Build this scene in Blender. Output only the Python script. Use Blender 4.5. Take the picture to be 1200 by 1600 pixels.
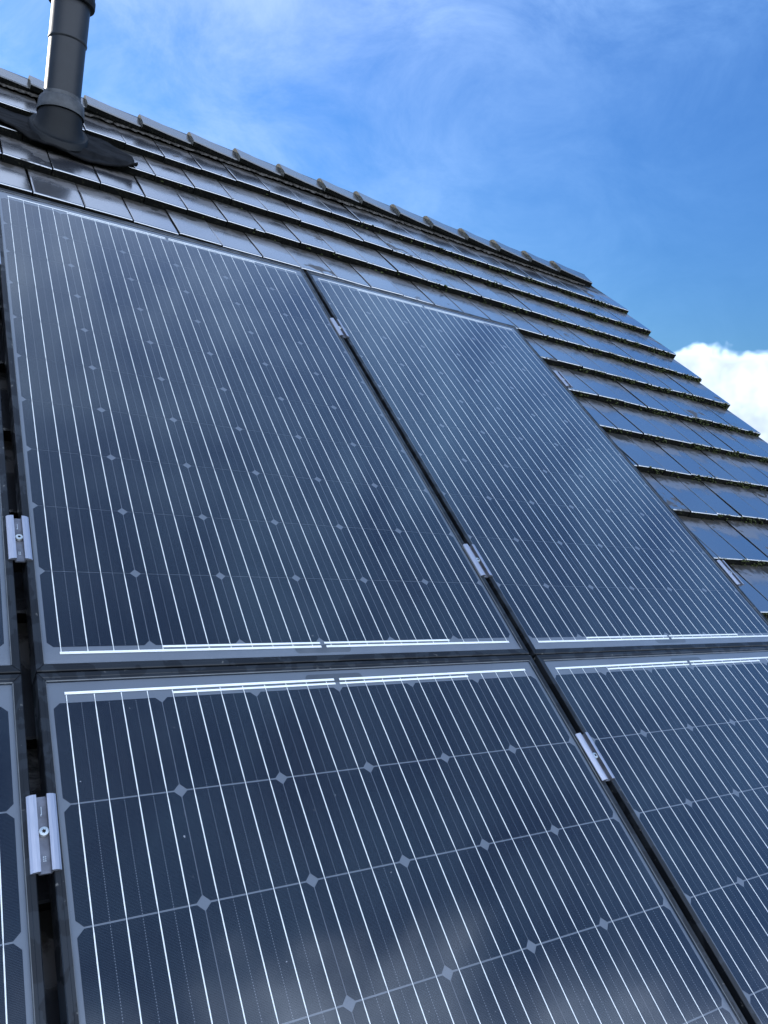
import bpy, bmesh, math, random
from mathutils import Vector, Matrix

# ------------------------------------------------------------------ clear
for o in list(bpy.data.objects):
    bpy.data.objects.remove(o, do_unlink=True)
scene = bpy.context.scene
COL = scene.collection
rnd = random.Random(7)

# ------------------------------------------------------------------ roof frame
# roof coordinates: u along the ridge, v up the slope, n out of the slope
PITCH = math.radians(36.0)
Z0 = 5.2
ROOF = Matrix.Translation((0, 0, Z0)) @ Matrix.Rotation(PITCH, 4, 'X')

# ------------------------------------------------------------------ camera
CR = ((0.83627876, -0.35460985, 0.41819815),
      (0.07126487, -0.6859453, -0.72415494),
      (0.54365352, 0.63539823, -0.54837026))
CP = Vector((-0.23572154, -0.80272961, 1.01805104))
cam_data = bpy.data.cameras.new('camera')
cam = bpy.data.objects.new('camera', cam_data)
COL.objects.link(cam)
right, down, fwd = (Vector(r) for r in CR)
m = Matrix.Identity(4)
for i in range(3):
    m[i][0], m[i][1], m[i][2], m[i][3] = right[i], -down[i], -fwd[i], CP[i]
cam.matrix_world = ROOF @ m
cam_data.sensor_fit = 'HORIZONTAL'
cam_data.sensor_width = 36.0
cam_data.lens = 36.0 * 1225.68 / 1200.0
cam_data.clip_start = 0.02
cam_data.clip_end = 5000
scene.camera = cam

# ------------------------------------------------------------------ sky, sun, exposure
SUN_EL = math.radians(21.0)
SUN_AZ = math.radians(-27.0)        # azimuth from +Y, clockwise towards +X
world = bpy.data.worlds.new('World')
scene.world = world
world.use_nodes = True
scene.view_settings.view_transform = 'Standard'
scene.view_settings.look = 'None'
scene.view_settings.gamma = 1.0
scene.view_settings.exposure = 1.38
scene.view_settings.use_curve_mapping = False


class N:
    """tiny node-tree helper"""
    def __init__(self, tree):
        self.t = tree
        self.n = tree.nodes
        self.l = tree.links

    def node(self, kind, **kw):
        x = self.n.new(kind)
        for k, v in kw.items():
            setattr(x, k, v)
        return x

    def put(self, sock, val):
        if isinstance(val, bpy.types.NodeSocket):
            self.l.new(val, sock)
        elif val is not None:
            if hasattr(sock.default_value, '__len__') and not hasattr(val, '__len__'):
                val = (val,) * len(sock.default_value)
            if hasattr(val, '__len__') and len(val) == 3 and len(sock.default_value) == 4:
                val = (*val, 1)
            sock.default_value = val

    def math(self, op, a, b=None, c=None, clamp=False):
        x = self.node('ShaderNodeMath', operation=op, use_clamp=clamp)
        for s, v in zip(x.inputs, (a, b, c)):
            if v is not None:
                self.put(s, v)
        return x.outputs[0]

    def vmath(self, op, a, b=None):
        x = self.node('ShaderNodeVectorMath', operation=op)
        self.put(x.inputs[0], a)
        if b is not None:
            self.put(x.inputs[1], b)
        return x.outputs['Value'] if op in ('DOT_PRODUCT', 'LENGTH') else x.outputs[0]

    def smooth(self, x, lo, hi):
        r = self.node('ShaderNodeMapRange', interpolation_type='SMOOTHSTEP')
        self.put(r.inputs['Value'], x)
        self.put(r.inputs['From Min'], lo)
        self.put(r.inputs['From Max'], hi)
        return r.outputs[0]

    def noise(self, vec, scale, detail=4, rough=0.55, distort=0.0):
        x = self.node('ShaderNodeTexNoise')
        self.put(x.inputs['Vector'], vec)
        self.put(x.inputs['Scale'], scale)
        self.put(x.inputs['Detail'], detail)
        self.put(x.inputs['Roughness'], rough)
        self.put(x.inputs['Distortion'], distort)
        return x.outputs[0]

    def mix(self, fac, a, b):
        x = self.node('ShaderNodeMix', data_type='RGBA')
        self.put(x.inputs[0], fac)
        self.put(x.inputs[6], a)
        self.put(x.inputs[7], b)
        return x.outputs[2]

    def xyz(self, vec):
        x = self.node('ShaderNodeSeparateXYZ')
        self.put(x.inputs[0], vec)
        return x.outputs

    def comb(self, x, y, z):
        c = self.node('ShaderNodeCombineXYZ')
        for s, v in zip(c.inputs, (x, y, z)):
            self.put(s, v)
        return c.outputs[0]


def build_world():
    w = N(world.node_tree)
    w.n.clear()
    out = w.node('ShaderNodeOutputWorld')
    sky = w.node('ShaderNodeTexSky')
    sky.sky_type = 'NISHITA'
    sky.sun_disc = False
    sky.sun_elevation = SUN_EL
    sky.sun_rotation = SUN_AZ
    sky.altitude = 50
    sky.air_density = 2.0
    sky.dust_density = 0.1
    sky.ozone_density = 4.0
    tc = w.node('ShaderNodeTexCoord')
    d = w.vmath('NORMALIZE', tc.outputs['Generated'])
    x, y, z = w.xyz(d)
    # thin high veil, thicker towards the sun and overhead
    sund = (math.sin(SUN_AZ) * math.cos(SUN_EL), math.cos(SUN_AZ) * math.cos(SUN_EL), math.sin(SUN_EL))
    toward = w.vmath('DOT_PRODUCT', d, sund)
    veil_n = w.noise(w.vmath('MULTIPLY', d, (1.0, 1.0, 1.5)), 6.5, 6, 0.66, 0.45)
    veil = w.smooth(veil_n, 0.16, 0.98)
    near = w.smooth(toward, 0.12, 1.0)
    veil_f = w.math('MULTIPLY', veil, w.math('ADD', w.math('MULTIPLY_ADD', near, 0.40, 0.06), w.math('MULTIPLY', w.smooth(z, 0.40, 0.66), 0.62)))  # overhead share thickened to brighten what tiles and panels mirror
    veil_f = w.math('ADD', veil_f, w.math('MULTIPLY', w.math('MULTIPLY', near, w.smooth(z, 0.30, 0.85)), 0.30), clamp=True)
    # cumulus: a bank low in the north-east, broken cloud over the rest of the sky behind the viewer
    n1 = w.noise(w.vmath('ADD', d, (4.3, 1.7, 0.4)), 2.6, 4, 0.60, 0.25)
    edge = w.noise(d, 20.0, 3, 0.6)
    el = w.math('ARCSINE', z)
    bank_top = w.math('MULTIPLY_ADD', w.smooth(w.vmath('DOT_PRODUCT', d, (0.829, 0.559, 0.0)), 0.93, 0.985), 0.13, 0.045)
    bank_h = w.math('SUBTRACT', w.math('ADD', bank_top, w.math('MULTIPLY', w.math('SUBTRACT', edge, 0.5), 0.055)), el)
    bank = w.smooth(bank_h, -0.004, 0.012)
    back = w.smooth(w.vmath('DOT_PRODUCT', d, (0.0, -1.0, 0.0)), 0.0, 0.60)
    thr = w.math('SUBTRACT', 0.71, w.math('MULTIPLY', back, 0.49))
    over = w.smooth(w.math('SUBTRACT', n1, thr), 0.0, 0.22)
    cum = w.math('MAXIMUM', bank, w.math('MULTIPLY', over, 0.9), clamp=True)
    lit = w.math('MULTIPLY', w.math('MULTIPLY_ADD', edge, 1.5, 0.22), w.math('MULTIPLY_ADD', bank, -0.66, 1.0))
    c_cloud = w.node('ShaderNodeMix', data_type='RGBA', blend_type='MULTIPLY')
    w.put(c_cloud.inputs[0], 1.0)
    w.put(c_cloud.inputs[6], (11.2, 13.2, 16.8))  # brightness raised so the cloud behind the viewer lights the roof more
    w.put(c_cloud.inputs[7], w.comb(lit, lit, lit))
    tint = w.node('ShaderNodeMix', data_type='RGBA', blend_type='MULTIPLY')
    w.put(tint.inputs[0], 1.0)
    w.put(tint.inputs[6], sky.outputs[0])
    w.put(tint.inputs[7], (0.185, 0.37, 0.76))
    c1 = w.mix(veil_f, tint.outputs[2], w.mix(near, (2.2, 4.3, 7.4), (4.6, 5.1, 6.0)))
    c2 = w.mix(cum, c1, c_cloud.outputs[2])
    bg = w.node('ShaderNodeBackground')
    w.put(bg.inputs[0], c2)
    bg.inputs[1].default_value = 0.10
    w.l.new(bg.outputs[0], out.inputs[0])


build_world()
sun_data = bpy.data.lights.new('sun', 'SUN')
sun_data.energy = 2.0
sun_data.angle = math.radians(0.5)
sun_data.color = (1.0, 0.95, 0.87)
sun = bpy.data.objects.new('sun', sun_data)
COL.objects.link(sun)
sv = Vector((math.sin(SUN_AZ) * math.cos(SUN_EL), math.cos(SUN_AZ) * math.cos(SUN_EL), math.sin(SUN_EL)))
sun.rotation_euler = sv.to_track_quat('Z', 'Y').to_euler()
sun.location = sv * 60


# ------------------------------------------------------------------ helpers
def mesh_from(name, verts, faces, mats, fmat=None, smooth=False):
    me = bpy.data.meshes.new(name)
    me.from_pydata([tuple(v) for v in verts], [], faces)
    for mt in mats:
        me.materials.append(mt)
    if fmat:
        for p, k in zip(me.polygons, fmat):
            p.material_index = k
    if smooth:
        for p in me.polygons:
            p.use_smooth = True
    me.update()
    return me


def obj(name, me, parent=None, mat=None):
    o = bpy.data.objects.new(name, me)
    COL.objects.link(o)
    if parent:
        o.parent = parent
    if mat is not None:
        o.matrix_local = mat
    return o


def thing(name, label, cat, mat, group=None):
    o = bpy.data.objects.new(name, None)
    o.empty_display_size = 0.1
    COL.objects.link(o)
    o.matrix_world = mat
    o['label'] = label
    o['category'] = cat
    if group:
        o['group'] = group
    return o


def from_bm(name, bm, mats, smooth=False):
    me = bpy.data.meshes.new(name)
    bmesh.ops.recalc_face_normals(bm, faces=bm.faces)
    bm.to_mesh(me)
    bm.free()
    for mt in mats:
        me.materials.append(mt)
    if smooth:
        for p in me.polygons:
            p.use_smooth = True
    return me


def box_verts(x0, x1, y0, y1, z0, z1):
    return [(x0, y0, z0), (x1, y0, z0), (x1, y1, z0), (x0, y1, z0), (x0, y0, z1), (x1, y0, z1), (x1, y1, z1), (x0, y1, z1)]


BOXF = [(0, 3, 2, 1), (4, 5, 6, 7), (0, 1, 5, 4), (1, 2, 6, 5), (2, 3, 7, 6), (3, 0, 4, 7)]


# ------------------------------------------------------------------ materials
def material(name):
    mt = bpy.data.materials.new(name)
    mt.use_nodes = True
    g = N(mt.node_tree)
    bs = g.n['Principled BSDF']
    return mt, g, bs


def obj_coords(g, spread=17.0):
    """object coordinates shifted by a random amount per object"""
    tc = g.node('ShaderNodeTexCoord')
    oi = g.node('ShaderNodeObjectInfo')
    off = g.math('MULTIPLY', oi.outputs['Random'], spread)
    return tc.outputs['Object'], g.vmath('ADD', tc.outputs['Object'], g.comb(off, g.math('MULTIPLY', off, 1.7), off)), oi.outputs['Random']


def bump(g, bs, h, strength, dist):
    b = g.node('ShaderNodeBump')
    g.put(b.inputs['Strength'], strength)
    g.put(b.inputs['Distance'], dist)
    g.put(b.inputs['Height'], h)
    g.l.new(b.outputs[0], bs.inputs['Normal'])


def mat_tile():
    mt, g, bs = material('glazed_slate_tile')
    # UVs hold each tile's own metres across and up from its lower edge
    tc = g.node('ShaderNodeTexCoord')
    oi = g.node('ShaderNodeObjectInfo')
    r = oi.outputs['Random']
    off = g.math('MULTIPLY', r, 17.0)
    q = g.vmath('ADD', tc.outputs['UV'], g.comb(off, g.math('MULTIPLY', off, 1.7), off))
    x, y, z = g.xyz(tc.outputs['UV'])
    wob = g.noise(q, 9.0, 3, 0.5)
    wob2 = g.noise(q, 30.0, 4, 0.6)
    # dried, dusty upper part with a wavy tide line
    t = g.math('ADD', y, g.math('MULTIPLY', g.math('SUBTRACT', wob, 0.5), 0.20))
    dry = g.smooth(t, 0.125, 0.185)
    tide = g.math('MULTIPLY', g.smooth(t, 0.138, 0.150), g.math('SUBTRACT', 1.0, g.smooth(t, 0.152, 0.166)))
    # dark algae stains washed down from under the next course
    st = g.noise(q, 13.0, 5, 0.65, 0.4)
    high = g.smooth(y, 0.13, 0.25)
    stain = g.smooth(g.math('ADD', st, g.math('MULTIPLY', high, 0.25)), 0.68, 0.80)
    patch = g.smooth(g.math('ADD', g.noise(q, 5.0, 4, 0.6), g.math('MULTIPLY', r, 0.10)), 0.70, 0.74)
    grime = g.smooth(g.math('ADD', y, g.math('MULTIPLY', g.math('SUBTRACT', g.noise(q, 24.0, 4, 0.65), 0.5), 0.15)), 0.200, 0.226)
    fine = g.noise(q, 160.0, 3, 0.7)
    base = g.mix(dry, (0.030, 0.032, 0.040), (0.125, 0.112, 0.106))
    base = g.mix(g.math('MULTIPLY', tide, 0.55), base, (0.030, 0.029, 0.03))
    base = g.mix(g.math('MULTIPLY', fine, 0.35), base, (0.05, 0.048, 0.05))
    base = g.mix(patch, base, (0.045, 0.04, 0.036))
    base = g.mix(g.math('MULTIPLY', r, 0.35), base, (0.058, 0.055, 0.055))
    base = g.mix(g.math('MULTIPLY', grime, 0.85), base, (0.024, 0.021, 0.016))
    base = g.mix(stain, base, (0.012, 0.011, 0.009))
    g.put(bs.inputs['Base Color'], base)
    rough = g.math('ADD', g.math('MULTIPLY', dry, 0.16), g.math('MULTIPLY_ADD', wob2, 0.12, g.math('MULTIPLY_ADD', r, 0.12, 0.07)))
    rough = g.math('ADD', rough, g.math('MULTIPLY', g.math('MAXIMUM', stain, patch), 0.45), clamp=True)
    g.put(bs.inputs['Roughness'], rough)
    bs.inputs['IOR'].default_value = 2.2
    matte = g.math('MAXIMUM', g.math('MAXIMUM', stain, g.math('MULTIPLY', grime, 0.9)), g.math('MULTIPLY', patch, 0.9))
    coat = g.math('MULTIPLY', g.math('SUBTRACT', 1.0, matte), g.math('SUBTRACT', 1.0, g.math('MULTIPLY', dry, 0.62)))
    g.put(bs.inputs['Coat Weight'], coat)
    bs.inputs['Coat Roughness'].default_value = 0.17
    bs.inputs['Coat IOR'].default_value = 2.5
    g.put(bs.inputs['Specular IOR Level'], g.math('MULTIPLY_ADD', matte, -0.42, 0.5))
    bump(g, bs, g.math('ADD', g.math('MULTIPLY', wob, 1.0), g.math('MULTIPLY', fine, 0.05)), 0.12, 0.006)
    return mt


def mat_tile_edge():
    mt, g, bs = material('shaded_soiled_tile_edge')
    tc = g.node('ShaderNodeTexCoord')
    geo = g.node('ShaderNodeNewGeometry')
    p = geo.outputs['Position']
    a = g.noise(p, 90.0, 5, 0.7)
    c = g.mix(g.smooth(a, 0.52, 0.72), (0.004, 0.004, 0.0035), (0.026, 0.025, 0.016))  # near-black paints the shade of the down-facing edges in with the soil
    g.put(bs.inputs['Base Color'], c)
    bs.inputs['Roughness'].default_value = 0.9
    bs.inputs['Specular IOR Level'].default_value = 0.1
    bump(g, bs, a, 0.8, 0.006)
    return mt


def mat_ridge():
    mt, g, bs = material('ridge_tile_glaze')
    loc, q, r = obj_coords(g)
    a = g.noise(q, 25.0, 5, 0.6)
    c = g.mix(g.smooth(a, 0.40, 0.75), (0.018, 0.020, 0.025), (0.058, 0.058, 0.056))
    g.put(bs.inputs['Base Color'], c)
    g.put(bs.inputs['Roughness'], g.math('MULTIPLY_ADD', a, 0.3, 0.12))
    bs.inputs['IOR'].default_value = 1.6
    bs.inputs['Coat Weight'].default_value = 0.7
    bs.inputs['Coat Roughness'].default_value = 0.2
    bump(g, bs, g.noise(q, 60, 4), 0.2, 0.004)
    return mt


def mat_plain(name, color, rough=0.6, var=0.3, scale=30.0, spec=0.5, metallic=0.0, bmp=0.0, bscale=200.0):
    mt, g, bs = material(name)
    loc, q, r = obj_coords(g)
    a = g.noise(q, scale, 5, 0.6)
    lo = tuple(c * (1 - var) for c in color)
    hi = tuple(min(1, c * (1 + var)) for c in color)
    g.put(bs.inputs['Base Color'], g.mix(g.smooth(a, 0.3, 0.7), lo, hi))
    g.put(bs.inputs['Roughness'], g.math('MULTIPLY_ADD', a, 0.15, rough - 0.07))
    bs.inputs['Specular IOR Level'].default_value = spec
    bs.inputs['Metallic'].default_value = metallic
    if bmp:
        bump(g, bs, g.noise(q, bscale, 4), bmp, 0.003)
    return mt


def mat_frame():
    mt, g, bs = material('black_anodised_frame')
    loc, q, r = obj_coords(g)
    st = g.noise(g.vmath('MULTIPLY', q, (9.0, 9.0, 9.0)), 3.0, 3, 0.5, 0.3)
    film = g.smooth(st, 0.505, 0.525)
    crust = g.smooth(g.noise(q, 70.0, 4, 0.6), 0.66, 0.70)
    c = g.mix(g.math('MULTIPLY', film, 0.55), (0.006, 0.007, 0.009), (0.026, 0.029, 0.033))
    c = g.mix(g.math('MULTIPLY', crust, 0.35), c, (0.22, 0.21, 0.19))
    g.put(bs.inputs['Base Color'], c)
    g.put(bs.inputs['Roughness'], g.math('MULTIPLY_ADD', film, -0.14, 0.44))
    bs.inputs['Specular IOR Level'].default_value = 0.3
    return mt


def mat_cell():
    mt, g, bs = material('mono_silicon_cell')
    loc, q, r = obj_coords(g)
    x, y, z = g.xyz(loc)
    # printed silver fingers, 1.7 mm apart
    ph = g.math('FRACT', g.math('DIVIDE', y, 0.0017))
    fing = g.math('LESS_THAN', g.math('ABSOLUTE', g.math('SUBTRACT', ph, 0.5)), 0.035)
    # dotted rows of solder pads half way between the ribbons
    xs = g.math('FRACT', g.math('ADD', g.math('DIVIDE', x, 0.1585 / 4), 0.5))
    lane = g.math('LESS_THAN', g.math('ABSOLUTE', g.math('SUBTRACT', xs, 0.5)), 0.012)
    lane = g.math('SUBTRACT', lane, 0.0)
    py = g.math('LESS_THAN', g.math('FRACT', g.math('DIVIDE', y, 0.0034)), 0.45)
    dots = g.math('MULTIPLY', g.math('MULTIPLY', lane, py), 0.75)
    silver = g.math('MAXIMUM', g.math('MULTIPLY', fing, 0.55), dots)
    c = g.mix(r, (0.0026, 0.0034, 0.0060), (0.0054, 0.0064, 0.0092))
    c = g.mix(silver, c, (0.17, 0.18, 0.20))
    g.put(bs.inputs['Base Color'], c)
    bs.inputs['Roughness'].default_value = 0.12
    bs.inputs['IOR'].default_value = 1.38
    bs.inputs['Specular Tint'].default_value = (0.55, 0.76, 1.0, 1)
    return mt


def mat_ribbon():
    mt, g, bs = material('tinned_ribbon')
    loc, q, r = obj_coords(g)
    a = g.noise(q, 40.0, 3)
    g.put(bs.inputs['Base Color'], g.mix(a, (0.72, 0.71, 0.67), (0.90, 0.89, 0.85)))
    bs.inputs['Metallic'].default_value = 0.0
    bs.inputs['Roughness'].default_value = 0.35
    return mt


def mat_glass():
    mt = bpy.data.materials.new('textured_solar_glass')
    mt.use_nodes = True
    g = N(mt.node_tree)
    g.n.clear()
    out = g.node('ShaderNodeOutputMaterial')
    tc = g.node('ShaderNodeTexCoord')
    oi = g.node('ShaderNodeObjectInfo')
    off = g.math('MULTIPLY', oi.outputs['Random'], 9.0)
    q = g.vmath('ADD', tc.outputs['Object'], g.comb(off, off, 0.0))
    # anti-reflective glass: little mirror face-on, rising steeply towards grazing view
    fr = g.node('ShaderNodeLayerWeight')
    fr.inputs['Blend'].default_value = 0.5
    refl = g.math('MULTIPLY_ADD', g.math('POWER', fr.outputs['Facing'], 3.2), 0.66, 0.038, clamp=True)
    gl = g.node('ShaderNodeBsdfGlossy')
    gl.inputs['Color'].default_value = (1, 1, 1, 1)
    gl.inputs['Roughness'].default_value = 0.055
    tr = g.node('ShaderNodeBsdfTransparent')
    tr.inputs['Color'].default_value = (0.985, 0.99, 0.99, 1)
    # faint film of dried dust on the pane, denser in spots
    df = g.node('ShaderNodeBsdfDiffuse')
    df.inputs['Color'].default_value = (0.35, 0.36, 0.38, 1)
    dust = g.math('MULTIPLY_ADD', g.smooth(g.noise(q, 6.0, 3, 0.6), 0.35, 0.8), 0.010, 0.002)
    speck = g.math('MULTIPLY', g.smooth(g.noise(q, 160.0, 2, 0.4), 0.78, 0.82), 0.5)
    ox, oy, oz = g.xyz(tc.outputs['Object'])
    low = g.math('SUBTRACT', 1.0, g.smooth(g.math('ADD', oy, g.math('MULTIPLY', g.noise(q, 22.0, 3, 0.6), 0.05)), -0.020, 0.022))
    dust = g.math('ADD', dust, g.math('MULTIPLY', low, 0.16))
    run = g.noise(g.vmath('MULTIPLY', q, (26.0, 2.2, 1.0)), 1.6, 3, 0.6)
    dust = g.math('ADD', dust, g.math('MULTIPLY', g.smooth(run, 0.55, 0.8), 0.014))
    dust = g.math('ADD', dust, speck, clamp=True)
    m1 = g.node('ShaderNodeMixShader')
    g.put(m1.inputs[0], dust)
    g.l.new(tr.outputs[0], m1.inputs[1])
    g.l.new(df.outputs[0], m1.inputs[2])
    m2 = g.node('ShaderNodeMixShader')
    g.put(m2.inputs[0], refl)
    g.l.new(m1.outputs[0], m2.inputs[1])
    g.l.new(gl.outputs[0], m2.inputs[2])
    g.l.new(m2.outputs[0], out.inputs[0])
    return mt


def mat_clamp():
    mt, g, bs = material('anodised_clamp')
    loc, q, r = obj_coords(g)
    streak = g.noise(g.vmath('MULTIPLY', q, (60.0, 4.0, 60.0)), 12.0, 4, 0.6)
    g.put(bs.inputs['Base Color'], g.mix(streak, (0.36, 0.36, 0.41), (0.50, 0.50, 0.55)))
    bs.inputs['Metallic'].default_value = 0.75
    g.put(bs.inputs['Roughness'], g.math('MULTIPLY_ADD', streak, 0.2, 0.30))
    return mt


def mat_brick():
    mt, g, bs = material('brown_brick_wall')
    tc = g.node('ShaderNodeTexCoord')
    bt = g.node('ShaderNodeTexBrick')
    x, y, z = g.xyz(tc.outputs['Object'])
    g.put(bt.inputs['Vector'], g.comb(g.math('ADD', x, y), z, 0.0))
    bt.inputs['Scale'].default_value = 1.0
    bt.inputs['Brick Width'].default_value = 0.22
    bt.inputs['Row Height'].default_value = 0.065
    bt.inputs['Mortar Size'].default_value = 0.008
    bt.inputs['Color1'].default_value = (0.26, 0.14, 0.10, 1)
    bt.inputs['Color2'].default_value = (0.19, 0.10, 0.075, 1)
    bt.inputs['Mortar'].default_value = (0.35, 0.33, 0.30, 1)
    g.l.new(bt.outputs[0], bs.inputs['Base Color'])
    bs.inputs['Roughness'].default_value = 0.85
    return mt


def mat_grass():
    mt, g, bs = material('lawn')
    tc = g.node('ShaderNodeTexCoord')
    a = g.noise(tc.outputs['Object'], 0.4, 8, 0.7)
    g.put(bs.inputs['Base Color'], g.mix(a, (0.035, 0.06, 0.018), (0.085, 0.105, 0.04)))
    bs.inputs['Roughness'].default_value = 0.9
    return mt


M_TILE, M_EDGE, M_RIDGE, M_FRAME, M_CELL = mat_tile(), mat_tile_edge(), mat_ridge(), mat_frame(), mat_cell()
M_RIBBON, M_GLASS, M_CLAMP = mat_ribbon(), mat_glass(), mat_clamp()
M_BACK = mat_plain('grey_backsheet', (0.095, 0.108, 0.130), 0.6, 0.06, 8.0)
M_SEAL = mat_plain('sealant_line', (0.10, 0.105, 0.11), 0.6, 0.2)
M_PATCH = mat_plain('dark_lead_patch', (0.045, 0.05, 0.058), 0.6, 0.1)
M_STEEL = mat_plain('stainless_bolt', (0.78, 0.76, 0.70), 0.30, 0.1, 200.0, 0.5, 0.9)
M_HOLE = mat_plain('bolt_socket_dark', (0.02, 0.02, 0.02), 0.7, 0.1)
M_RAIL = mat_plain('black_rail', (0.006, 0.006, 0.006), 0.7, 0.2, 30.0, 0.15)
M_UNDER = mat_plain('roof_underlay', (0.012, 0.012, 0.012), 0.9, 0.2, 5.0, 0.1)
M_PIPE = mat_plain('grey_flue_plastic', (0.012, 0.013, 0.0155), 0.45, 0.18, 14.0, 0.3, 0.0, 0.06, 90.0)
M_COLLAR = mat_plain('worn_grey_collar', (0.042, 0.044, 0.047), 0.55, 0.4, 28.0, 0.3, 0.0, 0.2, 60.0)
M_BOOT = mat_plain('black_rubber_boot', (0.005, 0.0055, 0.006), 0.55, 0.3, 20.0, 0.18, 0.0, 0.15, 40.0)
M_FLASH = mat_plain('black_flexible_flashing', (0.004, 0.004, 0.0045), 0.75, 0.7, 26.0, 0.12, 0.0, 0.5, 45.0)
M_MOSS = mat_plain('dark_moss', (0.036, 0.042, 0.016), 0.95, 0.6, 60.0, 0.1)
M_MOSS2 = mat_plain('dry_lichen', (0.26, 0.25, 0.19), 0.95, 0.4, 60.0, 0.1)
M_BRICK, M_GRASS = mat_brick(), mat_grass()
M_VENT = mat_plain('ridge_vent_roll', (0.012, 0.012, 0.012), 0.85, 0.3, 40.0, 0.1)
M_FRINGE = mat_plain('torn_foil_fringe', (0.05, 0.045, 0.04), 0.8, 0.7, 80.0, 0.2)
M_RIDGE_END = mat_plain('weathered_ridge_end', (0.10, 0.095, 0.08), 0.9, 0.5, 120.0, 0.1)
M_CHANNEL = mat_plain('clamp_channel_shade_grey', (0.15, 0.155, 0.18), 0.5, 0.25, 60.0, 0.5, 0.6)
M_WOOD = mat_plain('verge_board', (0.05, 0.05, 0.052), 0.6, 0.2)

# ------------------------------------------------------------------ ground
gs = 2500
ground = obj('ground', mesh_from('ground', [(-gs, -gs, 0), (gs, -gs, 0), (gs, gs, 0), (-gs, gs, 0)], [(0, 1, 2, 3)], [M_GRASS]))
ground['kind'] = 'structure'
ground['label'] = 'green lawn far below the roof'

# ------------------------------------------------------------------ house
U_LEFT, U_RIGHT = -3.0, 3.60
V_EAVE, V_RIDGE = -2.55, 3.02
N_TILE = -0.119          # underside level of the tile course tops
GAUGE, W_TILE, T_TILE, L_TILE = 0.247, 0.1632, 0.029, 0.37
BUTT0 = 2.61


def sag(u, v):
    """the old roof is slightly twisted: a little lower towards the gable"""
    return (0.016 - 0.0105 * u) * max(0.0, min(1.12, v / 2.6))


def rp(u, v, n):
    return ROOF @ Vector((u, v, n))


house = thing('house', 'house with a steep black tiled roof under the solar panels', 'house', Matrix.Translation((0, 0, 0)))
ridge_w = rp(0, V_RIDGE, -0.15)
eave_w = rp(0, V_EAVE, -0.15)
yr, zr = ridge_w.y, ridge_w.z
ye, ze = eave_w.y, eave_w.z
yb = 2 * yr - ye
# roof deck: a closed wedge under the tiles on both slopes
dv = [(u, y, z) for u in (U_LEFT, U_RIGHT - 0.03) for (y, z) in ((ye, ze), (yr, zr), (yb, ze), (yb, ze - 0.12), (yr, zr - 0.14), (ye, ze - 0.12))]
df = [(0, 1, 7, 6), (1, 2, 8, 7), (2, 3, 9, 8), (3, 4, 10, 9), (4, 5, 11, 10), (5, 0, 6, 11), (0, 5, 4, 1), (1, 4, 3, 2), (6, 7, 10, 11), (7, 8, 9, 10)]
roof = obj('roof', mesh_from('roof', dv, df, [M_UNDER]), house)
roof['label'] = 'steep roof of dark glazed tiles with stains'
ROOF_INV = None
wy0, wy1 = ye + 0.35, yb - 0.35
wl, wr = U_LEFT + 0.05, U_RIGHT - 0.10
hz = ze + (wy0 - ye) * math.tan(PITCH) - 0.16
pent = [(wy0, 0.0), (wy1, 0.0), (wy1, hz), (yr, zr - 0.17), (wy0, hz)]
wv = [(wl, *p) for p in pent] + [(wr, *p) for p in pent]
wf = [(4, 3, 2, 1, 0), (5, 6, 7, 8, 9)] + [(i, (i + 1) % 5, (i + 1) % 5 + 5, i + 5) for i in range(5)]
obj('wall', mesh_from('wall', wv, wf, [M_BRICK]), house)


# --- tiles
def tile_mesh(name, w, length=L_TILE, seed=0):
    r = random.Random(seed)
    gap = 0.0036
    x0, x1 = gap / 2, w - gap / 2
    xs = [x0, x0 + 0.003, x0 + 0.008, x1 - 0.008, x1 - 0.003, x1]
    ys = [0.0, 0.003, 0.009, 0.12, length]
    verts, faces, fm = [], [], []
    for j, y in enumerate(ys):
        for i, x in enumerate(xs):
            t = (x - x0) / (x1 - x0) * 2 - 1
            z = T_TILE + 0.0004 * (1 - t * t) + 0.0008 * math.sin(min(1, y / 0.2) * math.pi) - 0.0010 * (i in (0, 5)) - 0.0035 * (j == 0)
            z += r.uniform(-.00012, .00012)
            verts.append((x, y, z))
    nx = len(xs)
    for j in range(len(ys) - 1):
        for i in range(nx - 1):
            k = j * nx + i
            faces.append((k, k + 1, k + nx + 1, k + nx))
            fm.append(0)
    base = len(verts)
    front = []
    for i, x in enumerate(xs):
        verts.append((x, 0.002 + r.uniform(-.001, .001), -0.003 + r.uniform(-.002, .001)))
    for i in range(nx - 1):
        faces.append((base + i, base + i + 1, i + 1, i))
        fm.append(1)
    b2 = len(verts)
    verts += [(x0, length, 0.004), (x1, length, 0.004)]
    last = (len(ys) - 1) * nx
    faces.append((base, *[j * nx for j in range(len(ys))], b2)); fm.append(1)
    faces.append((base + nx - 1, b2 + 1, *[j * nx + nx - 1 for j in reversed(range(len(ys)))])); fm.append(1)
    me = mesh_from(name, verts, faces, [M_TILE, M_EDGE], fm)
    uv = me.uv_layers.new(name='UVMap')
    for lp in me.loops:
        c = me.vertices[lp.vertex_index].co
        uv.data[lp.index].uv = (c.x, c.y)
    for p in me.polygons:
        if p.material_index == 0:
            p.use_smooth = True
    return me


def joint(j):
    """u of the j-th joint counted from the gable; the tiles are laid a little tighter to the left"""
    return 3.60 - 0.166 * j + 0.00018 * j * j


TILES = [tile_mesh('tile', W_TILE, seed=s) for s in range(5)]
TILT = math.atan2(T_TILE, GAUGE)


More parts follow.
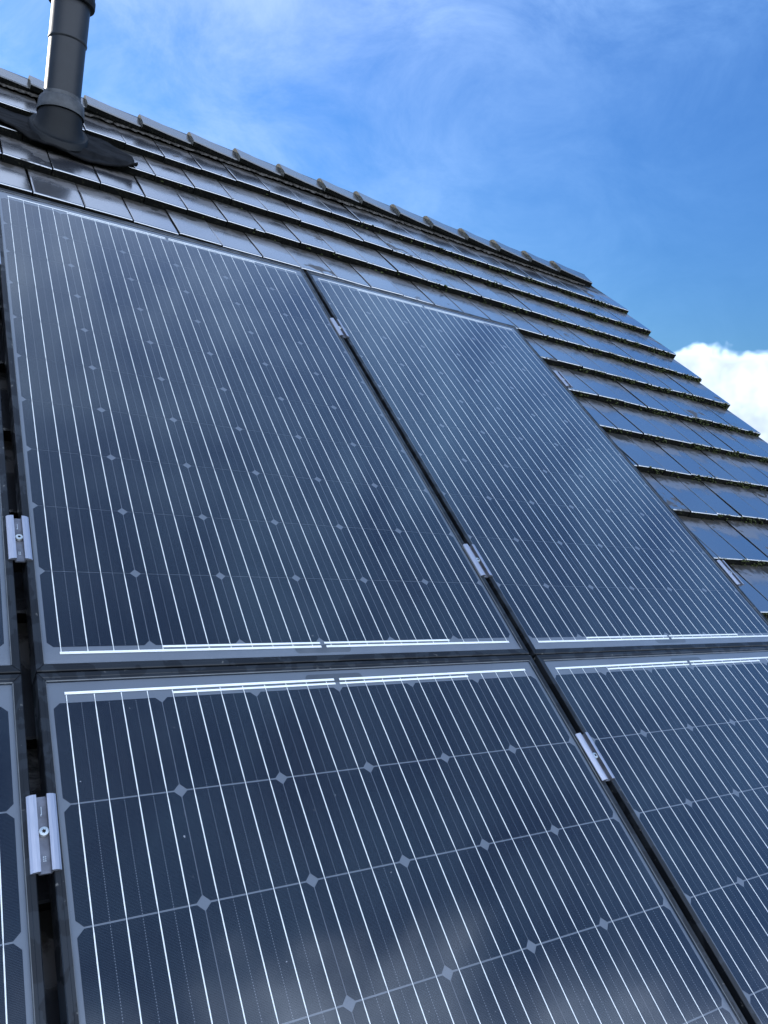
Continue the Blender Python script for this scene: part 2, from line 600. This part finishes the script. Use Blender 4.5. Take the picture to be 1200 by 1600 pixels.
def tile_matrix(u, v, w):
    n = N_TILE + sag(u + w / 2, v)
    jit = (rnd.gauss(0, .0022), rnd.gauss(0, .0016))
    slope_u = -0.0105 * max(0, min(1.12, v / 2.6))
    return (ROOF @ Matrix.Translation((u, v + jit[0], n + abs(jit[1])))
            @ Matrix.Rotation(rnd.gauss(0, .008), 4, 'Z')
            @ Matrix.Rotation(-math.atan(slope_u) * 1.0 + rnd.gauss(0, .008), 4, 'Y')
            @ Matrix.Rotation(-TILT + rnd.gauss(0, .004), 4, 'X')
            @ Matrix.Diagonal((w / W_TILE, 1, 1, 1)))


bulk_v, bulk_f, bulk_m, bulk_uv = [], [], [], []
tile_count = 0
ncourse = int((BUTT0 - V_EAVE) / GAUGE) + 1
for k in range(ncourse):
    v = BUTT0 - GAUGE * k
    half = 0.5 if k % 2 else 0.0
    j = 0
    uR = joint(0)
    while uR > U_LEFT + 0.1:
        nxt = (1.5 if (half and j == 0) else 1.0)
        pos = (j + 1 + half) if half else (j + 1)
        uL = joint(pos) if pos < 26 else joint(25.5) - (pos - 25.5) * 0.157
        w = uR - uL
        seen = (v > 1.40 and uR > -0.25) or (v > -1.0 and uR > 1.97)
        mat = tile_matrix(uL, v, w)
        if seen and tile_count < 300:
            obj('tile', rnd.choice(TILES), roof, mat)
            tile_count += 1
        else:
            me = TILES[0]
            b = len(bulk_v)
            bulk_v += [mat @ vv.co for vv in me.vertices]
            shift = 3.17 * (len(bulk_v) // len(me.vertices))
            bulk_uv += [(vv.co.x + shift, vv.co.y) for vv in me.vertices]
            for p in me.polygons:
                bulk_f.append([b + i for i in p.vertices])
                bulk_m.append(p.material_index)
        uR = uL
        j += 1
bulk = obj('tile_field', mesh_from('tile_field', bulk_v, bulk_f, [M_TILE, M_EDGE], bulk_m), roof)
bulk['kind'] = 'stuff'
bl = bulk.data.uv_layers.new(name='UVMap')
for lp in bulk.data.loops:
    bl.data[lp.index].uv = bulk_uv[lp.vertex_index]
# the far slope, never faced from here: courses as real steps
fv, ff = [], []
for k in range(ncourse + 1):
    s0, s1 = V_EAVE + k * GAUGE, V_EAVE + k * GAUGE + 0.30
    for (s, h) in ((s0, 0.05), (s0, 0.075), (s1, 0.05)):
        for u in (U_LEFT, U_RIGHT):
            p = rp(u, min(s, V_RIDGE), -0.15 + h)
            fv.append((p.x, 2 * yr - p.y, p.z))
    b = k * 6
    ff += [(b, b + 1, b + 3, b + 2), (b + 2, b + 3, b + 5, b + 4)]
far = obj('far_slope_tiles', mesh_from('far_slope_tiles', fv, ff, [M_TILE]), roof)
far['kind'] = 'stuff'

# --- ridge: vent roll, ragged foil fringe, ridge tiles
RA = (2.985, -0.061)      # v, n of the apex line at the left


def ridge_n(u):
    return -0.059 - 0.0088 * u


vv, vf = [], []
K = 60
for i in range(K + 1):
    u = U_LEFT + 0.02 + (3.44 - U_LEFT) * i / K
    n0 = N_TILE + sag(u, 2.8) + 0.004
    for (v, n) in ((2.872, n0), (2.880, ridge_n(u) - 0.020), (2.99, ridge_n(u) - 0.022)):
        vv.append(rp(u, v, n))
    if i:
        b = (i - 1) * 3
        vf += [(b, b + 3, b + 4, b + 1), (b + 1, b + 4, b + 5, b + 2)]
obj('ridge_vent_roll', mesh_from('ridge_vent_roll', vv, vf, [M_VENT]), roof)
vv, vf = [], []
u = U_LEFT + 0.05
i = 0
while u < 3.42:
    n0 = N_TILE + sag(u, 2.8) + T_TILE * 0.15
    lo = 2.862 + rnd.uniform(-0.012, 0.010)
    vv += [rp(u, lo, n0 + 0.004 + rnd.uniform(0, .003)), rp(u, 2.876, n0 + 0.012)]
    if i:
        b = (i - 1) * 2
        vf.append((b, b + 2, b + 3, b + 1))
    u += rnd.uniform(0.008, 0.02)
    i += 1
obj('foil_fringe', mesh_from('foil_fringe', vv, vf, [M_FRINGE]), roof)


def ridge_mesh(length):
    """angular ridge tile, thick edges, a raised lip at its left end"""
    secs = [(0.0, 0.017), (length * 0.5, 0.006), (length + 0.03, -0.005)]
    t = 0.018
    W = 0.112
    verts, faces = [], []
    nrm = Vector((0, -math.sin(PITCH), math.cos(PITCH)))
    sl = Vector((0, math.cos(PITCH), math.sin(PITCH)))
    nrm2 = Vector((0, math.sin(PITCH), math.cos(PITCH)))
    sl2 = Vector((0, -math.cos(PITCH), math.sin(PITCH)))
    for (x, h) in secs:
        hh = h - 0.004
        rx = Vector((x, 0, 0))
        top = Vector((0, 0, hh / math.cos(PITCH)))
        ring = [rx - sl * (W + h * .4) + nrm * (hh - t - .006), rx - sl * (W + h * .4) + nrm * (hh - .004), rx - sl * (W + h * .4 - .005) + nrm * hh,
                rx - sl * 0.016 + nrm * hh, rx + top * 0.5 + Vector((0, 0, -0.003)), rx - sl2 * 0.016 + nrm2 * hh,
                rx - sl2 * W + nrm2 * hh, rx - sl2 * W + nrm2 * (hh - t), rx + Vector((0, 0, -t * 1.2))]
        verts += ring
    k = 9
    for s in range(len(secs) - 1):
        for i in range(k):
            a, b = s * k + i, s * k + (i + 1) % k
            faces.append((a, b, b + k, a + k))
    faces.append(tuple(range(k)))
    faces.append(tuple(reversed(range((len(secs) - 1) * k, len(secs) * k))))
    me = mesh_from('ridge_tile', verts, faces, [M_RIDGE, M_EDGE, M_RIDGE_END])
    bm = bmesh.new(); bm.from_mesh(me); bmesh.ops.recalc_face_normals(bm, faces=bm.faces); bm.to_mesh(me); bm.free()
    me.update()
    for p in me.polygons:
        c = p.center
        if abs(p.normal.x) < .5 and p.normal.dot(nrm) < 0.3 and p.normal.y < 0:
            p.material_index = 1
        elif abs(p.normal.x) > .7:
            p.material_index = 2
    return me


ridge_left = [0.168, 0.386, 0.617, 0.842, 1.066, 1.293, 1.521, 1.737, 1.968, 2.188, 2.434, 2.675, 2.923, 3.162]
starts = [ridge_left[0] - 0.226 * k for k in range(13, 0, -1)] + ridge_left
for i, u in enumerate(starts):
    nx_ = starts[i + 1] if i + 1 < len(starts) else 3.43
    me = ridge_mesh(nx_ - u) if i < 0 else ridge_mesh(nx_ - u)
    base = rp(u, 2.985, ridge_n(u) - 0.004)
    drop = math.atan2(-0.0088 * math.cos(PITCH), 1)
    mt4 = Matrix.Translation(base) @ Matrix.Rotation(-drop, 4, 'Y') @ Matrix.Rotation(rnd.gauss(0, .009), 4, 'Z')
    obj('ridge_tile', me, roof, mt4)

# ------------------------------------------------------------------ mounting rails (top-level, one per row of clamps)
RAILS = [(1.262, 'highest of the black mounting rails, under the upper clamps'),
         (0.228, 'black mounting rail under the clamps low on the upper panels'),
         (-0.298, 'black mounting rail under the clamps high on the lower panels'),
         (-1.33, 'lowest black mounting rail, hidden below the lower panels')]
for v, lab in RAILS:
    bm = bmesh.new()
    vs = [bm.verts.new(p) for p in box_verts(-2.05, 2.004, -0.018, 0.018, -0.066, -0.0365)]
    for f in BOXF:
        bm.faces.new([vs[i] for i in f])
    bmesh.ops.bevel(bm, geom=bm.edges[:], offset=0.002, segments=1, affect='EDGES')
    o = obj('mounting_rail', from_bm('mounting_rail', bm, [M_RAIL]))
    o.matrix_world = ROOF @ Matrix.Translation((0, v, 0))
    o['label'] = lab
    o['category'] = 'rail'
    o['group'] = 'rails that carry the solar panels'

# ------------------------------------------------------------------ solar panels
PU, PV = 0.1585, 0.16
NC, NR = 6, 10
CW, CH = NC * PU, NR * PV
MX, MB_, MT = 0.0190, 0.0475, 0.0505      # outer frame margins round the cell field
LIPX, LIPB, LIPT = 0.0125, 0.0140, 0.0155
FH = 0.036


def bar_mesh(name, o0, o1, i0, i1):
    """one mitred frame bar: outer edge o0-o1, inner edge i0-i1 (2-D points), with a chamfer and a sealant line"""
    def V2(p): return Vector((p[0], p[1], 0))
    O0, O1, I0, I1 = map(V2, (o0, o1, i0, i1))
    along = (O1 - O0).normalized() * 0.0005      # hairline at each mitre
    O0, I0, O1, I1 = O0 + along, I0 + along, O1 - along, I1 - along
    inw = ((I0 + I1) - (O0 + O1)).normalized()
    def at(f, z):
        a = O0.lerp(I0, f); b = O1.lerp(I1, f)
        return (a.x, a.y, z), (b.x, b.y, z)
    prof = [(0.0, -FH), (0.0, -0.0012), (0.09, 0.0), (0.55, 0.0), (0.60, -0.0006), (0.92, -0.0006), (1.0, -0.0016), (1.0, -0.0062), (0.15, -0.0062), (0.15, -FH)]
    verts, faces, fm = [], [], []
    for f, z in prof:
        a, b = at(f, z)
        verts += [a, b]
    n = len(prof)
    for i in range(n):
        a, b = 2 * i, 2 * ((i + 1) % n)
        faces.append((a, a + 1, b + 1, b))
        fm.append(1 if i == 5 else 0)
    faces.append(tuple(range(0, 2 * n, 2)))
    faces.append(tuple(range(2 * n - 1, 0, -2)))
    fm += [0, 0]
    me = mesh_from(name, verts, faces, [M_FRAME, M_SEAL], fm)
    bm = bmesh.new(); bm.from_mesh(me); bmesh.ops.recalc_face_normals(bm, faces=bm.faces); bm.to_mesh(me); bm.free()
    return me


def chamfer_cell(name, hx, hy):
    c = 0.0088
    pts = []
    for sx, sy in ((1, 1), (-1, 1), (-1, -1), (1, -1)):
        a = [(sx * hx, sy * (hy - c)), (sx * (hx - c * .42), sy * (hy - c * .42)), (sx * (hx - c), sy * hy)]
        a = [(sx * hx, sy * (hy - c)), (sx * (hx - c * .54), sy * (hy - c * .46)), (sx * (hx - c), sy * hy)]
        pts += a if sx * sy > 0 else a[::-1]
    n = len(pts)
    verts = [(x, y, 0.0003) for x, y in pts] + [(x, y, 0.0) for x, y in pts]
    faces = [tuple(range(n))] + [(i, i + n, (i + 1) % n + n, (i + 1) % n) for i in range(n)]
    return mesh_from(name, verts, faces, [M_CELL])


def strip_mesh(name, pts, w, h=0.0004, seg=3):
    """flat rounded strip along y through (y, half-width factor) stations"""
    verts, faces = [], []
    prof = [(-1, 0), (-.6, .75), (0, 1), (.6, .75), (1, 0)]
    for y, f in pts:
        verts += [(px * w / 2 * f, y, pz * h) for px, pz in prof]
    for s in range(len(pts) - 1):
        for i in range(4):
            a = s * 5 + i
            faces.append((a, a + 1, a + 6, a + 5))
    return mesh_from(name, verts, faces, [M_RIBBON], smooth=True)


def hbar_mesh(name, length, w):
    bm = bmesh.new()
    vs = [bm.verts.new(p) for p in box_verts(0, length, -w / 2, w / 2, 0, 0.0005)]
    for f in BOXF:
        bm.faces.new([vs[i] for i in f])
    return from_bm(name, bm, [M_RIBBON])


def blob_mesh(name, w, h):
    r = min(w, h) * 0.45
    pts = []
    for cx, cy, a0 in ((w / 2 - r, h / 2 - r, 0), (-w / 2 + r, h / 2 - r, 90), (-w / 2 + r, -h / 2 + r, 180), (w / 2 - r, -h / 2 + r, 270)):
        for k in range(5):
            a = math.radians(a0 + k * 22.5)
            pts.append((cx + r * math.cos(a), cy + r * math.sin(a), 0.0))
    n = len(pts)
    return mesh_from(name, [(x, y, 0.0002) for x, y, z in pts] + pts, [tuple(range(n))] + [(i, i + n, (i + 1) % n + n, (i + 1) % n) for i in range(n)], [M_PATCH])


OX0, OX1, OY0, OY1 = -MX, CW + MX, -MB_, CH + MT
IX0, IX1, IY0, IY1 = OX0 + LIPX, OX1 - LIPX, OY0 + LIPB, OY1 - LIPT
BARS = [bar_mesh('frame_bar', (OX0, OY0), (OX1, OY0), (IX0, IY0), (IX1, IY0)),
        bar_mesh('frame_bar', (OX1, OY0), (OX1, OY1), (IX1, IY0), (IX1, IY1)),
        bar_mesh('frame_bar', (OX1, OY1), (OX0, OY1), (IX1, IY1), (IX0, IY1)),
        bar_mesh('frame_bar', (OX0, OY1), (OX0, OY0), (IX0, IY1), (IX0, IY0))]
ZB, ZC, ZR, ZG = -0.0056, -0.0054, -0.0050, -0.0022
ex = 0.003
BACK = mesh_from('backsheet', [(IX0 - ex, IY0 - ex, ZB), (IX1 + ex, IY0 - ex, ZB), (IX1 + ex, IY1 + ex, ZB), (IX0 - ex, IY1 + ex, ZB)], [(0, 1, 2, 3)], [M_BACK])
gv = box_verts(IX0 - 0.0006, IX1 + 0.0006, IY0 - 0.0006, IY1 + 0.0006, ZG - 0.0002, ZG)
GLASS = mesh_from('glass', gv[4:], [(0, 1, 2, 3)], [M_GLASS])
CELL_WIDE = chamfer_cell('cell', PU / 2 - 0.00065, PV / 2 - 0.00125)
CELL_TIGHT = chamfer_cell('cell', PU / 2 - 0.00065, PV / 2 - 0.00050)
st = [(-0.010, 1.0)]
for k in range(NR):
    y0, y1 = k * PV, (k + 1) * PV
    st += [(y0 + 0.0005, 0.55), (y0 + 0.012, 1.0), (y1 - 0.012, 1.0), (y1 - 0.0005, 0.55)]
st.append((CH + 0.012, 1.0))
RIB = strip_mesh('ribbon', st, 0.0016, 0.0005)
LONG_L, LONG_R = hbar_mesh('bus_bar', 0.455, 0.0044), hbar_mesh('bus_bar', 0.451, 0.0044)
SHORT = hbar_mesh('bus_bar', 0.294, 0.0036)
BLOB = blob_mesh('lead_patch', 0.116, 0.018)


def solar_panel(u, v, label, tight):
    root = thing('solar_panel', label, 'solar panel', ROOF @ Matrix.Translation((u, v, 0)), 'solar panels laid on the roof')
    for b in BARS:
        obj('frame_bar', b, root)
    obj('backsheet', BACK, root)
    for k in range(NR):
        for c in range(NC):
            me = CELL_TIGHT if (tight and k not in (NR - 1, NR - 2)) else CELL_WIDE
            o = obj('cell', me, root)
            o.location = ((c + .5) * PU, (k + .5) * PV, ZC)
            o.rotation_euler = (rnd.gauss(0, .0006), rnd.gauss(0, .0006), rnd.gauss(0, .0010))
    for c in range(NC):
        for i in range(4):
            o = obj('ribbon', RIB, root)
            o.location = ((c + (i + .5) / 4) * PU, 0, ZR)
    for top in (0, 1):
        yl = (CH + 0.0150) if top else -0.0118
        ys = (CH + 0.0065) if top else -0.0035
        for me, x, y in ((LONG_L, 0.0175, yl), (LONG_R, 0.4835, yl), (SHORT, 0.1785, ys), (SHORT, 0.4815, ys)):
            o = obj('bus_bar', me, root)
            o.location = (x, y, ZR + 0.0005)
        o = obj('lead_patch', BLOB, root)
        o.location = (0.476, (CH + 0.019) if top else -0.016, ZB + 0.0004)
    obj('glass', GLASS, root)
    return root


V2 = -1.701
solar_panel(0, 0, 'dark solar panel in the middle of the upper row, below the flue pipe', True)
solar_panel(1.0026, -0.002, 'bluish solar panel at the right end of the upper row beside bare tiles', True)
solar_panel(-1.0095, 0.0, 'solar panel cut off by the left edge, upper row', True)
solar_panel(0.0, V2, 'large near solar panel in the middle of the lower row reflecting clouds', False)
solar_panel(1.0060, V2 - 0.001, 'solar panel at the right end of the lower row', False)
solar_panel(-1.0095, V2, 'solar panel cut off by the left edge, lower row', False)


# ------------------------------------------------------------------ clamps
def clamp_body(L=0.102):
    """extruded hat section: two rounded wings beside a sunk channel"""
    prof = [(-0.0182, 0.0004), (-0.0180, 0.0022), (-0.0150, 0.0044), (-0.0105, 0.0056), (-0.0064, 0.0056),
            (-0.0062, -0.0022), (0.0062, -0.0022),
            (0.0064, 0.0056), (0.0105, 0.0056), (0.0150, 0.0044), (0.0180, 0.0022), (0.0182, 0.0004),
            (0.0082, 0.0004), (0.0076, -0.0050), (-0.0076, -0.0050), (-0.0082, 0.0004)]
    n = len(prof)
    verts = [(x, -L / 2, z) for x, z in prof] + [(x, L / 2, z) for x, z in prof]
    faces = [(i, (i + 1) % n, (i + 1) % n + n, i + n) for i in range(n)] + [tuple(range(n - 1, -1, -1)), tuple(range(n, 2 * n))]
    bm = bmesh.new()
    vs = [bm.verts.new(p) for p in verts]
    for f in faces:
        bm.faces.new([vs[i] for i in f])
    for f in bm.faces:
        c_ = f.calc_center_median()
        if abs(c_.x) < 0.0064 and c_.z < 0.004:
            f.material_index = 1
    return from_bm('body', bm, [M_CLAMP, M_CHANNEL])


def bolt_mesh():
    verts, faces, fm = [], [], []
    K = 24
    rings = [(0.0060, 0.0), (0.0064, 0.0040), (0.0058, 0.0050), (0.0030, 0.0052)]
    for r, z in rings:
        verts += [(r * math.cos(2 * math.pi * i / K), r * math.sin(2 * math.pi * i / K), z) for i in range(K)]
    # six-lobed socket
    for z, s in ((0.0052, 1.0), (0.0020, 0.95)):
        verts += [((0.0023 + 0.0005 * math.cos(6 * 2 * math.pi * i / K)) * s * math.cos(2 * math.pi * i / K),
                   (0.0023 + 0.0005 * math.cos(6 * 2 * math.pi * i / K)) * s * math.sin(2 * math.pi * i / K), z) for i in range(K)]
    for s in range(5):
        for i in range(K):
            faces.append((s * K + i, s * K + (i + 1) % K, (s + 1) * K + (i + 1) % K, (s + 1) * K + i))
            fm.append(1 if s == 4 else 0)
    faces.append(tuple(range(5 * K, 6 * K)))
    fm.append(1)
    return mesh_from('bolt', verts, faces, [M_STEEL, M_HOLE], fm)


def stamp_mesh():
    """small raised maker's marks in the channel: an arrow stroke and a block of dots"""
    verts, faces = [], []
    bits = [(-0.0004, 0.0004, 0.026, 0.037), (-0.0012, -0.0004, 0.024, 0.027)]
    for i in range(2):
        for j in range(3):
            x, y = -0.0018 + i * 0.0022, -0.036 + j * 0.0026
            bits.append((x, x + 0.0013, y, y + 0.0014))
    for b in bits:
        k = len(verts)
        verts += box_verts(*b, 0.0011, 0.0015)
        faces += [tuple(i + k for i in f) for f in BOXF]
    return mesh_from('stamp', verts, faces, [M_STEEL])


CB, BO, SM = clamp_body(), bolt_mesh(), stamp_mesh()
CLAMPS = [(-0.0280, 0.228, 'silver clamp with bolt between the upper left and upper middle panels, near the left edge'),
          (-0.0345, 1.235, 'silver clamp at the very left edge high beside the upper middle panel'),
          (-0.0280, -0.2985, 'largest silver clamp with bolt, between the two lower panels at the left edge'),
          (0.9768, 1.261, 'small far clamp high in the gap between the two upper panels'),
          (0.9768, 0.228, 'silver clamp low in the gap between the two upper panels'),
          (0.9795, -0.301, 'silver clamp in the gap between the middle and right lower panels'),
          (1.9880, 1.260, 'tiny end clamp on the right edge of the upper right panel, the higher one'),
          (1.9880, 0.228, 'lower of two end clamps on the right edge of the upper right panel'),
          ]
for u, v, lab in CLAMPS:
    c = thing('panel_clamp', lab, 'clamp', ROOF @ Matrix.Translation((u, v, 0.0003)) @ Matrix.Rotation(rnd.gauss(0, .008), 4, 'Z'), 'clamps holding the solar panels')
    obj('body', CB, c)
    b = obj('bolt', BO, c)
    b.location = (0.0004, 0.001, -0.0014)
    b.rotation_euler = (0, 0, rnd.uniform(0, 3))
    s_ = obj('stamp', SM, c)
    s_.location = (0, 0, -0.0034)


# ------------------------------------------------------------------ flue pipe with its rubber boot and flashing
PB = rp(0.2385, 2.442, -0.075)
flue = thing('flue_pipe', 'dark grey flue pipe with collar and rubber flashing rising through the tiles', 'flue pipe', Matrix.Translation(PB))


def lathe(name, prof, mat, K=48, bottom=None):
    verts, faces = [], []
    for (r, z) in prof:
        for i in range(K):
            a = 2 * math.pi * i / K
            x, y = r * math.cos(a), r * math.sin(a)
            zz = z(x, y) if callable(z) else z
            verts.append((x, y, zz))
    for s in range(len(prof) - 1):
        for i in range(K):
            faces.append((s * K + i, s * K + (i + 1) % K, (s + 1) * K + (i + 1) % K, (s + 1) * K + i))
    me = mesh_from(name, verts, faces, [mat], smooth=True)
    me.set_sharp_from_angle(angle=math.radians(38))
    return me


tp = math.tan(PITCH)
def slope(off): return lambda x, y: y * tp + off
def half_slope(off, k): return lambda x, y: y * tp * k + off


obj('boot', lathe('boot', [(0.104, slope(0.002)), (0.1035, slope(0.020)), (0.1005, slope(0.026)), (0.090, slope(0.0245)), (0.085, slope(0.030)), (0.081, slope(0.042)),
                           (0.077, half_slope(0.072, .75)), (0.075, half_slope(0.095, .35)), (0.066, half_slope(0.098, .3))], M_BOOT), flue)
col_ = lathe('collar', [(0.074, half_slope(0.076, -0.10)), (0.0825, half_slope(0.072, -0.12)), (0.083, half_slope(0.080, -.12)), (0.0785, half_slope(0.118, -.04)), (0.073, 0.126), (0.067, 0.129), (0.0655, 0.142)], M_COLLAR)
obj('collar', col_, flue)
obj('lower_pipe', lathe('lower_pipe', [(0.0635, 0.02), (0.0638, 0.16), (0.0640, 0.337)], M_PIPE), flue)
obj('upper_pipe', lathe('upper_pipe', [(0.064, 0.330), (0.0672, 0.333), (0.0682, 0.337), (0.0672, 0.341), (0.0660, 0.345), (0.0668, 0.56), (0.0668, 0.62)], M_PIPE), flue)
obj('cap', lathe('cap', [(0.066, 0.468), (0.0805, 0.470), (0.082, 0.475), (0.082, 0.496), (0.079, 0.502), (0.077, 0.60), (0.07, 0.62), (0.0, 0.625)], M_BOOT), flue)
# flashing sheet moulded over the tile steps
fl_v, fl_f = [], []
NU, NV = 44, 26
for i in range(NU + 1):
    s = i / NU
    u = -0.10 + s * 0.615
    vt = 2.585 + 0.020 * math.sin(s * 9 + 1) - 0.10 * max(0, s - .86) / .14
    vb = 2.335 + 0.030 * math.sin(s * 7.3 + 0.4) - 0.035 * s + 0.03 * (1 - s) + (0.035 * (max(0, s - .80) / .20) ** 2)
    for j in range(NV + 1):
        t = j / NV
        v = vb + (vt - vb) * t
        n = N_TILE + sag(u, v) + T_TILE + 0.008
        fr = ((v - (BUTT0 - GAUGE)) / GAUGE)
        n -= T_TILE * max(0, min(1, fr)) * 0.8
        if fr < 0:
            n -= min(0.012, -fr * 0.15)
        d = math.hypot(u - 0.238, (v - 2.452) * 0.9)
        n += 0.003 * math.exp(-((d - 0.10) / 0.05) ** 2)
        n += 0.0035 * math.sin(u * 31 + v * 13) * math.sin(v * 37 + 1.3) + 0.0022 * abs(math.sin(u * 57 - v * 41)) + 0.0018 * abs(math.sin(u * 23 + v * 90))
        n += 0.012 * math.exp(-((t) / 0.06) ** 2) * (0.5 + 0.5 * math.sin(u * 24 + 2.0))
        fl_v.append(rp(u, v, n))
    if i:
        for j in range(NV):
            a = (i - 1) * (NV + 1) + j
            fl_f.append((a, a + NV + 1, a + NV + 2, a + 1))
inv = Matrix.Translation(PB).inverted()
flash = obj('flashing', mesh_from('flashing', [inv @ p for p in fl_v], fl_f, [M_FLASH], smooth=True), flue)
sol = flash.modifiers.new('thickness', 'SOLIDIFY')
sol.thickness = 0.008
sol.offset = -1

# ------------------------------------------------------------------ moss and lichen on the course edges
def moss(name, mats, count, label, size, seed, lift):
    r = random.Random(seed)
    ico = bmesh.new()
    bmesh.ops.create_icosphere(ico, subdivisions=1, radius=1.0)
    base_v = [v.co.copy() for v in ico.verts]
    base_f = [[v.index for v in f.verts] for f in ico.faces]
    ico.free()
    verts, faces = [], []
    while len(faces) < count * 20:
        k = r.randrange(0, 11)
        v = BUTT0 - GAUGE * k
        u = 3.59 - abs(r.gauss(0, 0.95 if k < 3 else 0.75)) 
        if u < 0.3:
            continue
        clump = math.sin(u * 23 + k * 5.1) + math.sin(u * 51 + k * 2.3)
        if clump < r.uniform(-1.6, 1.2):
            continue
        s = r.uniform(0.5, 1.0) * size * (1.5 if r.random() < .06 else 1)
        n = N_TILE + sag(u, v) + (T_TILE + 0.0015 if lift else r.uniform(0.0, T_TILE))
        cen = Vector((u, v + r.uniform(-0.004, 0.003) if not lift else v + r.uniform(-.001, .007), n))
        b = len(verts)
        for c in base_v:
            verts.append(ROOF @ (cen + Vector((c.x * s * r.uniform(.7, 2.2), c.y * s * r.uniform(.6, 1.1), c.z * s * r.uniform(.5, 1.0)))))
        faces += [[b + i for i in f] for f in base_f]
    o = obj(name, mesh_from(name, verts, faces, mats, smooth=True))
    o['kind'] = 'stuff'
    o['label'] = label
    o['category'] = name
    return o


moss('moss', [M_MOSS], 2800, 'dark green moss along the tile edges towards the gable', 0.0052, 3, False)
moss('lichen', [M_MOSS2], 700, 'pale dry lichen crumbs on the tile edges near the gable', 0.0030, 5, True)

scene.render.engine = 'CYCLES'
scene.cycles.max_bounces = 6
scene.cycles.transparent_max_bounces = 8
scene.render.resolution_x = 768
scene.render.resolution_y = 1024
